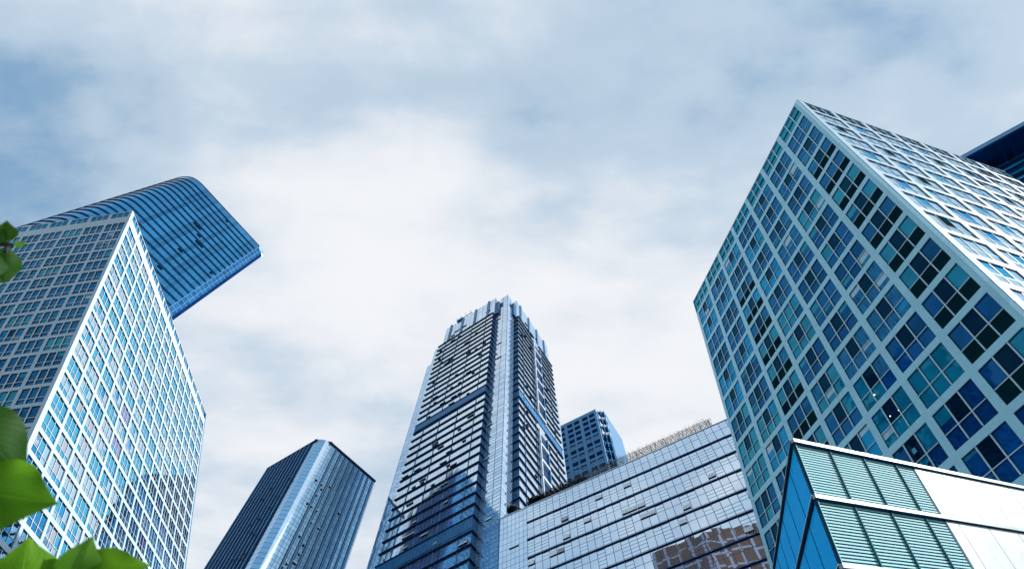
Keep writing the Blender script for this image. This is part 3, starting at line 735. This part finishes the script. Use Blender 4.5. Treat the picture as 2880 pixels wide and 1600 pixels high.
for i in range(11):
    x = L0 * (i + .3) / 11
    mb = MB(); mb.box(pt[0] + zf(HS - .6), d0, Zd, nn, x, x + L0 / 11 * .34, 0, HS - .6, .0, .30, M['rib_dk']).box(pt[0] + zf(HS - .6), d0, Zd, nn, x - .26, x - .02, 0, HS - .6, .0, .5, M['rib_lt'])
    mb.build('rib', T2)
for i in range(1, 10):
    x = L2 * i / 9.4
    mb = MB(); mb.box(pt[4] + zf(HS - .6), d2, Zd, n2_, x - .22, x + .22, 0, HS - .6, .0, .2, M['rib_lt']).box(pt[4] + zf(HS - .6), d2, Zd, n2_, x - .40, x - .26, 0, HS - .6, .0, .12, M['ledge_dark']).box(pt[4] + zf(HS - .6), d2, Zd, n2_, x + .26, x + .40, 0, HS - .6, .0, .12, M['ledge_dark'])
    mb.build('rib', T2)
for q in range(34):
    i = rnd.choice([1, 1, 2, 2, 2, 3, 3, 4, 6, 7]); vent_at(T2, pt[4], d2, n2_, L2 * i / 9.4 - rnd.choice([1.25, 2.0]), HS - 4 - rnd.randrange(6, 42) * 1.5, .7, .8, .5)
for q in range(26):
    i = rnd.randrange(4, 11); vent_at(T2, pt[0], d0, nn, L0 * (i + .3) / 11 - .9, HS - rnd.randrange(8, 50) * 1.6, .8, 1.2, .9)
mb = MB(); mb.box(pt[4] + zf(HS - 72), d2, Zd, n2_, L2 / 9.4 + .42, L2 * .62, 0, 3.2, .01, .06, M['g_black']); mb.build('plant_opening', T2)

# ------------------------------------------------------------------ curved blue tower behind the left tower
H3 = 260.0
T3 = thing('skyscraper', onz(600, 560, H3) - zf(H3), 'deep blue tower with a rounded corner and thin dark floor lines, behind the white tower', 'skyscraper')
prof = [onz(x, y, H3) for x, y in ((521, 497), (537.4, 498), (550, 503.5), (562, 512), (573, 523))]
B_ = onz(730, 692, H3); C_ = onz(739.5, 709, H3); D_ = onz(741.5, 717, H3)
ctrl = [Vec((p.x, p.y, 0)) for p in prof]
t0 = (ctrl[0] - ctrl[1]).normalized()
ang = math.atan2(t0.y, t0.x); cur = ctrl[0].copy(); pre = []
for k in range(7):
    ang -= math.radians(9); cur = cur + Vec((math.cos(ang), math.sin(ang), 0)) * 2.6; pre.insert(0, cur.copy())
end_dir = Vec((math.cos(ang), math.sin(ang), 0)); pre.insert(0, cur + end_dir * 30)
Bp, Cp, Dp = [Vec((p.x, p.y, 0)) for p in (B_, C_, D_)]
line = pre + ctrl + [Bp]
# refine the curve (Chaikin) between first and last straight runs
pts = line[1:-1]
for _ in range(2):
    nw = [pts[0]]
    for a_, b_2 in zip(pts, pts[1:]): nw += [a_ * .75 + b_2 * .25, a_ * .25 + b_2 * .75]
    nw.append(pts[-1]); pts = nw
line = [line[0]] + pts + [Bp]
mb = MB(); u = 0
for p, q in zip(line, line[1:]):
    L = (q - p).length
    mb.quad([p + zf(H3), q + zf(H3), q, p], M['t3'], [(u, H3), (u + L, H3), (u + L, 0), (u, 0)]); u += L
mb.build('curved_wall', T3, smooth=False)
dst, Lst = hdir(Bp, Cp)
mb = MB(); panel(mb, Bp, Cp, 0, H3 - 1, M['t3b']); mb.build('side_strip', T3)
bk3 = (line[0] - line[3]).normalized(); far = Dp + Vec((-.93, .36, 0)) * 44
mb = MB(); panel(mb, Cp, Dp, 0, H3 - 2, M['t6soffit']); panel(mb, Dp, far, 0, H3 - 2, M['t6soffit']); panel(mb, far, line[0], 0, H3 - 2, M['t6soffit'])
mb.quad([p + zf(H3 - .02) for p in line + [Cp, Dp, far]], M['roof']); mb.build('rear_wall', T3)
# outline polylines offset outward for the floor ledges
def off(line, dist):
    out = []
    for i, p in enumerate(line):
        a_ = line[max(i - 1, 0)]; c_ = line[min(i + 1, len(line) - 1)]; d = (c_ - a_).normalized(); n = Vec((d.y, -d.x, 0))
        out.append(p + n * dist)
    return out
sgn = 1 if off(line, 1)[-2].length < line[-2].length else -1
l1 = off(line, .16 * sgn); l0 = off(line, -.05 * sgn)
def ribbon(mb, z, h, m):
    for i in range(len(line) - 1):
        a_, b_2, c_, d_ = l0[i], l0[i + 1], l1[i + 1], l1[i]
        mb.quad([c_ + zf(z), d_ + zf(z), d_ + zf(z - h), c_ + zf(z - h)], m)
        mb.quad([a_ + zf(z), b_2 + zf(z), c_ + zf(z), d_ + zf(z)], m); mb.quad([a_ + zf(z - h), b_2 + zf(z - h), c_ + zf(z - h), d_ + zf(z - h)], m)
    mb.quad([l0[-1] + zf(z), l1[-1] + zf(z), l1[-1] + zf(z - h), l0[-1] + zf(z - h)], m)
for k in range(0, 52):
    z = H3 - 4.1 * k - (.0 if k == 0 else .6); mb = MB()
    ribbon(mb, z, .32, M['ledge_dark'])
    if k: ribbon(mb, z - .8, .22, M['ledge_dark'])
    mb.build('floor_ledge', T3)
mb = MB(); rim = Cp + (Cp - Bp).normalized() * 1.6
mb.quad([Bp + zf(H3 - .3), Cp + zf(H3 - .3), rim + zf(H3 - 1.2), Dp + zf(H3 - 3)], M['mid_blue']); mb.build('roof_rim', T3)
d3, L3 = hdir(ctrl[-1], Bp); n3 = outn(d3, ctrl[-1])
for q in range(11):
    x = rnd.uniform(.02, .95) * L3; k = rnd.randrange(1, 26); mb = MB()
    mb.box(ctrl[-1] + zf(H3 - 4.1 * k - 1.7), d3, Zd, n3, x, x + rnd.choice([1.2, 2.1, 4.2]), 0, 1.3, .01, .2, M['vent_dk']); mb.build('open_window', T3)

# ------------------------------------------------------------------ long glass slab
H4 = 90.0
q0, q1 = onz(1405.7, 1458.6, H4), onz(2042.2, 1180, H4); q0 = Vec((q0.x, q0.y, 0)); q1 = Vec((q1.x, q1.y, 0))
d4, L4 = hdir(q0, q1); n4 = outn(d4, q0); L4 += 14; q1 = q0 + d4 * L4; b4 = -n4
T4 = thing('glass_building', q0, 'long low building of pale reflecting glass with planting along its roof edge', 'building')
xs = 6.6
mb = MB(); panel(mb, q0, q0 + d4 * xs, 0, H4, M['t4b']); mb.build('corner_glass', T4)
mb = MB(); panel(mb, q0 + d4 * xs, q1, 0, H4, M['t4']); mb.build('glass_wall', T4)
mb = MB(); panel(mb, q0, q0 + b4 * 9, 0, H4, M['t4b']); panel(mb, q1, q1 + b4 * 9, 0, H4, M['t4b']); panel(mb, q0 + b4 * 9, q1 + b4 * 9, 0, H4, M['t4b'])
mb.quad([p + zf(H4 - .01) for p in (q0, q1, q1 + b4 * 9, q0 + b4 * 9)], M['roof'])
mb.box(q0 + zf(H4 + .12), d4, Zd, n4, -.1, L4, 0, .14, -.5, .12, M['vent']); mb.build('roof', T4)
mb = MB(); mb.box(q0 + zf(H4), d4, Zd, n4, -.12, .08, 0, H4, -.1, .12, M['blue_metal']); mb.build('corner_bar', T4)
zb = 85.75
bands = []
while zb > 3:
    mb = MB(); mb.box(q0 + zf(zb), d4, Zd, n4, xs, L4, 0, .17, .0, .20, M['ledge_dark']); mb.build('floor_band', T4); bands.append(zb); zb -= 4.3
for q in range(46):
    zb_ = rnd.choice(bands[:9]); x = xs + 1.55 * rnd.randrange(0, int((L4 - xs) / 1.55) - 4)
    vent_at(T4, q0, d4, n4, x, zb_ - rnd.choice([.9, 2.6]), rnd.choice([1.45, 1.45, 1.45, 3.0]), .95, .16)
vent_at(T4, q0, d4, n4, 2.4, 81.5, 2.2, .5, .3)

# planting along the roof edge: shrubs and a trellis with creepers
def leafy(mb, c, r, n, m, size=.28, sq=(1, 1, 1)):
    for _ in range(n):
        while True:
            v = Vec((rnd.uniform(-1, 1), rnd.uniform(-1, 1), rnd.uniform(-1, 1)))
            if .15 < v.length < 1: break
        p = c + Vec((v.x * r * sq[0], v.y * r * sq[1], v.z * r * sq[2])); a_ = Vec((rnd.gauss(0, 1), rnd.gauss(0, 1), rnd.gauss(0, 1))).normalized(); b_ = a_.orthogonal().normalized(); s_ = size * rnd.uniform(.5, 1.2)
        mb.quad([p - a_ * s_, p - b_ * s_ * .5, p + a_ * s_, p + b_ * s_ * .5], m)
def shrub(x, r, h, label, back_=.8):
    base = q0 + d4 * x + b4 * back_ + zf(H4)
    t_ = thing('shrub', base, label, 'shrub', 'shrubs on the roof edge')
    mb = MB(); mb.tube([base, base + zf(h * .5), base + zf(h * .8) + d4 * .2], [.1, .07, .03], M['bark'])
    for k in range(4): mb.tube([base + zf(h * .35), base + zf(h * .7) + d4 * rnd.uniform(-.8, .8) * r + b4 * rnd.uniform(-.5, .5)], [.05, .02], M['bark'])
    mb.build('trunk', t_)
    mb = MB()
    for k in range(5): leafy(mb, base + zf(h * rnd.uniform(.45, .8)) + d4 * rnd.uniform(-.6, .6) * r, r * .62, 170, M['vine'], .30)
    mb.build('foliage', t_)
shrub(3.3, 1.5, 2.7, 'dark round shrub at the left end of the long glass roof', .5)
shrub(7.3, 1.7, 3.2, 'dark bushy shrub on the glass roof, next along from the round one', .9)
shrub(9.6, 1.6, 2.9, 'dark shrub on the glass roof just left of the trellis', .9)
tx0, tx1 = 10.2, 49.0
TRL = thing('roof_trellis', q0 + d4 * tx0 + zf(H4), 'long barred trellis overgrown with creepers on the glass building roof', 'trellis')
for (x, nm) in [(tx0 + i * 3.2, i) for i in range(13)]:
    if x > tx1: break
    mb = MB(); mb.box(q0 + zf(H4 + 2.5), d4, Zd, b4, x, x + .1, 0, 2.5, .25, .35, M['rail']); mb.build('post', TRL)
for i in range(6):
    mb = MB(); z = H4 + .45 + i * .42; mb.box(q0 + zf(z), d4, Zd, b4, tx0, tx1, 0, .06, .24 - .002 * i, .30, M['rail'])
    mb.build('rail', TRL)
CR = MB(); x = tx0
while x < tx1:
    m_ = M['vine'] if x < 22 or rnd.random() < .35 else M['vine_b']; dens = 80 if x < 21 else 9
    if x > 26 and math.sin(x * .8) > .3: dens = 15
    leafy(CR, q0 + d4 * x + b4 * .5 + zf(H4 + (1.2 if x < 21 else 1.9)), 1.0, dens, m_, .26 if x < 21 else .18, (.8, .5, 1.25))
    top_ = rnd.uniform(2.2, 3.4)
    for k in range(3): CR.tube([q0 + d4 * (x + rnd.uniform(-.4, .4)) + b4 * .3 + zf(H4 + .2), q0 + d4 * (x + rnd.uniform(-.5, .5)) + b4 * .4 + zf(H4 + 1.5), q0 + d4 * (x + rnd.uniform(-.8, .8)) + b4 * .2 + zf(H4 + top_)], [.03, .025, .012], M['vine_b'], 4)
    leafy(CR, q0 + d4 * x + b4 * .3 + zf(H4 + top_ - .2), .5, 7, m_, .12)
    x += .42
cr_ = CR.build('creeper', None, origin=q0 + zf(H4)); cr_['kind'] = 'stuff'; cr_['label'] = 'dark and brown creepers climbing the roof trellis'; cr_['category'] = 'creeper'

# ------------------------------------------------------------------ small blue block behind
H5 = 230.0
r0_, r1_, r2_, r3_ = [Vec((p.x, p.y, 0)) for p in (onz(1584.6, 1193, H5), onz(1673.9, 1149.7, H5), onz(1701.9, 1161.5, H5), onz(1749.2, 1234.4, H5))]
d5, L5 = hdir(r1_, r0_); n5 = outn(d5, r1_); LW = L5 + 14
T5 = thing('apartment_block', r1_, 'small blue concrete block with paired square openings, rising behind the roof planting', 'building')
pier, wsz, fl = .9, 2.3, 4.05
unit = L5 / 2.15
mb = MB(); cells5 = []
NR = 50
colx = []
x = 1.15
while x < LW - 4:
    colx += [(x, x + unit * .36), (x + unit * .45, x + unit * .81)]; x += unit
def sheet5(mb):
    prev = H5
    for r in range(NR):
        zt_ = H5 - 2.3 - r * fl; zb_ = zt_ - 2.7
        mb.quad([r1_ + zf(prev), r1_ + d5 * LW + zf(prev), r1_ + d5 * LW + zf(zt_), r1_ + zf(zt_)], M['conc_blue'])
        pa = 0
        for (x0, x1) in colx:
            mb.quad([r1_ + d5 * pa + zf(zt_), r1_ + d5 * x0 + zf(zt_), r1_ + d5 * x0 + zf(zb_), r1_ + d5 * pa + zf(zb_)], M['conc_blue']); pa = x1
            b5 = -n5 * .9
            c4 = [r1_ + d5 * x0 + zf(zt_), r1_ + d5 * x1 + zf(zt_), r1_ + d5 * x1 + zf(zb_), r1_ + d5 * x0 + zf(zb_)]
            for i in range(4): mb.quad([c4[i], c4[(i + 1) % 4], c4[(i + 1) % 4] + b5, c4[i] + b5], M['conc_blue'])
            cells5.append((r, c4, b5))
        mb.quad([r1_ + d5 * pa + zf(zt_), r1_ + d5 * LW + zf(zt_), r1_ + d5 * LW + zf(zb_), r1_ + d5 * pa + zf(zb_)], M['conc_blue']); prev = zb_
    mb.quad([r1_ + zf(prev), r1_ + d5 * LW + zf(prev), r1_ + d5 * LW, r1_], M['conc_blue'])
sheet5(mb)
bk5 = -n5
mb.quad([r1_ + zf(H5), r1_ + d5 * LW + zf(H5), r1_ + d5 * LW + bk5 * 14 + zf(H5), r1_ + bk5 * 3 + zf(H5)], M['roof'])
panel(mb, r1_, r1_ + bk5 * 3, 0, H5, M['conc_blue']); panel(mb, r1_ + d5 * LW, r1_ + d5 * LW + bk5 * 14, 0, H5, M['conc_blue'])
mb.build('wall', T5)
cells5.sort(key=lambda k: (k[0]))
M['t5pane'] = glass('block_pane', (.46, .66, .84), 1.7, wob=.02, tint=(.6, .8, 1, 1))
vis = 0
for (r, c4, b5) in cells5:
    if r > 17: continue
    if vis >= 100: break
    vis += 1
    mb = MB(); P4 = [c + b5 * .98 for c in c4]
    if r < 3: mb.quad(P4, M['g_navy'])
    else:
        mid = [P4[0] * .45 + P4[3] * .55, P4[1] * .45 + P4[2] * .55]
        mb.quad([P4[0], P4[1], mid[1], mid[0]], M['g_navy'] if r % 2 else M['t5pane']); mb.quad([mid[0], mid[1], P4[2], P4[3]], M['t5pane'])
        e = (c4[1] - c4[0]); mb.box(mid[0] - b5 * .1, e, Zd, b5.normalized(), 0, 1, -.05, .1, -.08, 0, M['ledge_dark'])
    mb.build('window', T5)
d5b, L5b = hdir(r2_, r3_)
mb = MB(); M['t5side'] = paint('ribbed_blue', (.07, .27, .52), .5, joints=((.7, .18), (0, 0)))
panel(mb, r2_, r3_, 0, H5, M['t5side']); e5 = r3_ + d5 * 16; panel(mb, r3_, e5, 0, H5, M['conc_blue']); mb.build('side_panel', T5)
mb = MB(); s_ = r1_ + (r2_ - r1_).normalized() * .3; dd, LL = hdir(r1_ + bk5 * 2.5, r2_ + bk5 * .0)
for k in range(16):
    z = H5 - 1 - k * 6.0; o_ = r1_ + bk5 * .6
    mb.box(o_ + zf(z), dd, Zd, bk5, .4, LL, 0, .9, .2, 3.4, M['mid_blue'])
    mb.tube([o_ + zf(z - .9) + dd * .5, o_ + zf(z - 6) + dd * (LL - .3)], .18, M['ledge_dark'], 5); mb.tube([o_ + zf(z - 6) + dd * .5 + bk5, o_ + zf(z - .9) + dd * (LL - .3) + bk5], .18, M['ledge_dark'], 5)
for xx in (LL * .5, LL - .2): mb.box(r1_ + bk5 * .6 + zf(H5), dd, Zd, bk5, xx, xx + .35, 0, H5, .0, .4, M['mid_blue'])
mb.build('stair_frame', T5)
mb = MB(); mb.box(r1_ + bk5 * 6 + zf(H5 - 16), dd, Zd, bk5, -3, LL, 0, H5 - 16, .0, .3, M['ledge_dark']); mb.build('stair_back', T5)

# ------------------------------------------------------------------ dark overhanging roof, upper right
H6 = 120.0
s0_, s1_, s2_ = onz(2725, 444, H6), onz(2880, 360.2, H6), onz(2801, 472, H6)
s0_, s1_, s2_ = [Vec((p.x, p.y, 0)) for p in (s0_, s1_, s2_)]
d6, _ = hdir(s0_, s1_); n6 = outn(d6, s0_); L6 = 24.0; s0_ = s0_ - d6 * 8
ov = abs((s2_ - s0_).dot(n6))
T6 = thing('office_tower', s0_ - n6 * ov, 'navy tower with a wide overhanging roof, its corner behind the right tower', 'tower')
mb = MB(); O6 = s0_ + zf(H6)
mb.box(O6, d6, Zd, -n6, 0, L6, -1.6, 0, .0, ov + 9, M['t6soffit']); mb.build('roof', T6)
mb = MB(); mb.box(O6 + zf(1.75), d6, Zd, -n6, -.1, L6 + .1, 0, 1.2, -.25, -.003, M['mid_blue']).box(O6 + zf(1.95), d6, Zd, -n6, -.1, L6 + .1, 0, .19, -.35, .2, M['vent']); mb.build('roof_fascia', T6)
for i in range(20):
    x = 4 + i * .62
    if i % 9 == 8: continue
    mb = MB(); mb.box(O6, d6, Zd, -n6, x, x + .26, .003, .09, ov * .55, ov * .98, M['vent_dk']); mb.build('soffit_slot', T6)
for i in range(11):
    mb = MB(); mb.box(O6, d6, Zd, -n6, 2.2 * i, 2.2 * i + .07, .002, .05, .1, ov * .99, M['ledge_dark']); mb.build('soffit_joint', T6)
w0 = s0_ - n6 * ov; mb = MB(); panel(mb, w0, w0 + d6 * L6, 0, H6, M['t6']); panel(mb, w0 + d6 * L6, w0 + d6 * L6 - n6 * 9, 0, H6, M['t6']); panel(mb, w0, w0 - n6 * 9, 0, H6, M['t6']); panel(mb, w0 - n6 * 9, w0 + d6 * L6 - n6 * 9, 0, H6, M['t6']); mb.build('glass_wall', T6)
for k in range(14):
    mb = MB(); mb.box(w0 + zf(H6 - 1.0 - k * 2.6), d6, Zd, n6, 0, L6, 0, .30 if k % 2 else .6, .0, .45, M['ledge_dark']).box(w0 + zf(H6 - 1.9 - k * 2.6), d6, Zd, n6, 0, L6, 0, .16, .0, .25, M['seal']); mb.build('floor_ledge', T6)

# ------------------------------------------------------------------ tower behind the camera, seen only mirrored in the long glass slab
T7 = thing('office_tower', (-52, -46, 0), 'tower toned brown for the warm glare, seen only as a wavy reflection low in the long pale glass building', 'tower')
M['t7'] = curtain('glare_brown_facade', (.09, .036, .012), (.24, .25, .34), 6.0, 7.0, 1.2, 1.0, metal=.1, rough=.4, cvar=.6)  # brown puts the warm glare over the mirrored tower into its facade
w7 = [Vec((-73, -29, 0)), Vec((-50, -41, 0)), Vec((-27, -66, 0)), Vec((-62, -92, 0)), Vec((-100, -52, 0))]
mb = MB()
for i in range(5): panel(mb, w7[i], w7[(i + 1) % 5], 0, 188, M['t7'])
mb.quad([p + zf(188) for p in w7], M['roof']); mb.build('wall', T7)

# ------------------------------------------------------------------ foreground tree: trunk outside the frame, limbs reaching in with broad leaves
def at(x, y, dist): return CAM + wray(x, y).normalized() * dist
TF = thing('broadleaf_tree', Vec((-1.9, .55, 0)), 'broad green leaves on thin twigs hanging in close at the left edge', 'tree')
mb = MB()
mb.tube([Vec((-1.9, .55, 0)), Vec((-1.85, .6, 1.2)), Vec((-1.7, .6, 2.1)), Vec((-1.75, .5, 3.2))], [.07, .055, .04, .02], M['bark'], 10)
mb.build('trunk', TF, smooth=True)
mb = MB()
pA, pB = at(-60, 1560, 1.15), at(-120, 720, 1.25)
mb.tube([Vec((-1.8, .6, 1.5)), at(-500, 1750, 1.3), at(-150, 1640, 1.15), at(60, 1640, 1.05), at(200, 1610, 1.0)], [.03, .016, .009, .006, .003], M['bark'], 8)
mb.build('branch', TF, smooth=True)
mb = MB(); mb.tube([Vec((-1.72, .6, 2.2)), at(-400, 760, 1.35), at(-60, 690, 1.2), at(18, 686, 1.15), at(36, 690, 1.14)], [.02, .012, .006, .004, .003], M['bark'], 8)
mb.tube([at(14, 686, 1.15), at(20, 700, 1.15), at(18, 716, 1.15)], [.003, .002, .0015], M['bark'], 6)
mb.build('branch', TF, smooth=True)
PW = [(0, .04), (.08, .34), (.18, .66), (.32, .93), (.44, 1), (.58, .90), (.70, .68), (.81, .40), (.90, .19), (.96, .07), (1, .0)]
def prof_w(s_):
    for (x0, y0), (x1, y1) in zip(PW, PW[1:]):
        if s_ <= x1: return y0 + (y1 - y0) * (s_ - x0) / (x1 - x0)
    return 0
def leaf(base, tip, wid, m, dist0=1.1, dist1=1.05, bend=.10, roll=0.0, fold=.25, n=24, label=None, skew=0.0, tipx=.78):
    b0_, t0_ = at(base[0], base[1], dist0), at(tip[0], tip[1], dist1)
    ax = t0_ - b0_; L = ax.length; ax.normalize(); view = (b0_ - CAM).normalized()
    side = ax.cross(view).normalized(); nm = side.cross(ax).normalized()
    side = (side * math.cos(roll) + nm * math.sin(roll)).normalized(); nm = ax.cross(side).normalized()
    W_ = wid * ((b0_ - CAM).length) / PXF; mb = MB(); k = mb.mat(m); cols = 9; base_i = 0
    for i in range(n + 1):
        s_ = i / n; ww = W_ * prof_w(s_) + .0005
        c0 = b0_ + ax * (L * s_) + nm * (bend * L * math.sin(math.pi * s_)) + side * (skew * L * math.sin(math.pi * s_))
        for j in range(cols):
            v = (j / (cols - 1) - .5) * 2; q = c0 + side * (v * ww * .5) + nm * (-abs(v) * fold * ww * .5 + .03 * ww * math.sin(s_ * 14 + v * 3) * abs(v))
            mb.v.append(tuple(q))
    for i in range(n):
        for j in range(cols - 1):
            a_ = i * cols + j; mb.f.append((a_, a_ + 1, a_ + cols + 1, a_ + cols)); mb.mi.append(k)
            g_ = lambda ii, jj: ((jj / (cols - 1) - .5) * 2, ii / n)
            mb.uv.append([g_(i, j), g_(i, j + 1), g_(i + 1, j + 1), g_(i + 1, j)])
    return mb.build('leaf', TF, smooth=True)
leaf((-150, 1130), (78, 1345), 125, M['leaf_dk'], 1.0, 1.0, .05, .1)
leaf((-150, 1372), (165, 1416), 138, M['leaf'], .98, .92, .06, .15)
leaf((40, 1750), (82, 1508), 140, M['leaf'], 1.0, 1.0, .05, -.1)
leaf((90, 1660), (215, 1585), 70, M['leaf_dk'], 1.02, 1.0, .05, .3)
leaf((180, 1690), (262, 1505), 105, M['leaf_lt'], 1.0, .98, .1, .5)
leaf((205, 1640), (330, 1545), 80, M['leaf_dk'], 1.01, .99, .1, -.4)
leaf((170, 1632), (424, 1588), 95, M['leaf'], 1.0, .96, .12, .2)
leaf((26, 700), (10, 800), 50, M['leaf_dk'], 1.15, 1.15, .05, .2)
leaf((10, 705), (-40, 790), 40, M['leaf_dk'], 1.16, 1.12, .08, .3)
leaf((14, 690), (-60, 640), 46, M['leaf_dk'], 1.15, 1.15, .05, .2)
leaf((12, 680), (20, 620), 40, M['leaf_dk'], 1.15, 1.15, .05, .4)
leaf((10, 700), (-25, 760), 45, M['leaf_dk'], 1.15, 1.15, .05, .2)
leaf((36, 690), (76, 684), 13, M['leaf_lt'], 1.14, 1.13, .03, .2, fold=.1)

for o in bpy.data.objects:
    if '_o' in o: del o['_o']
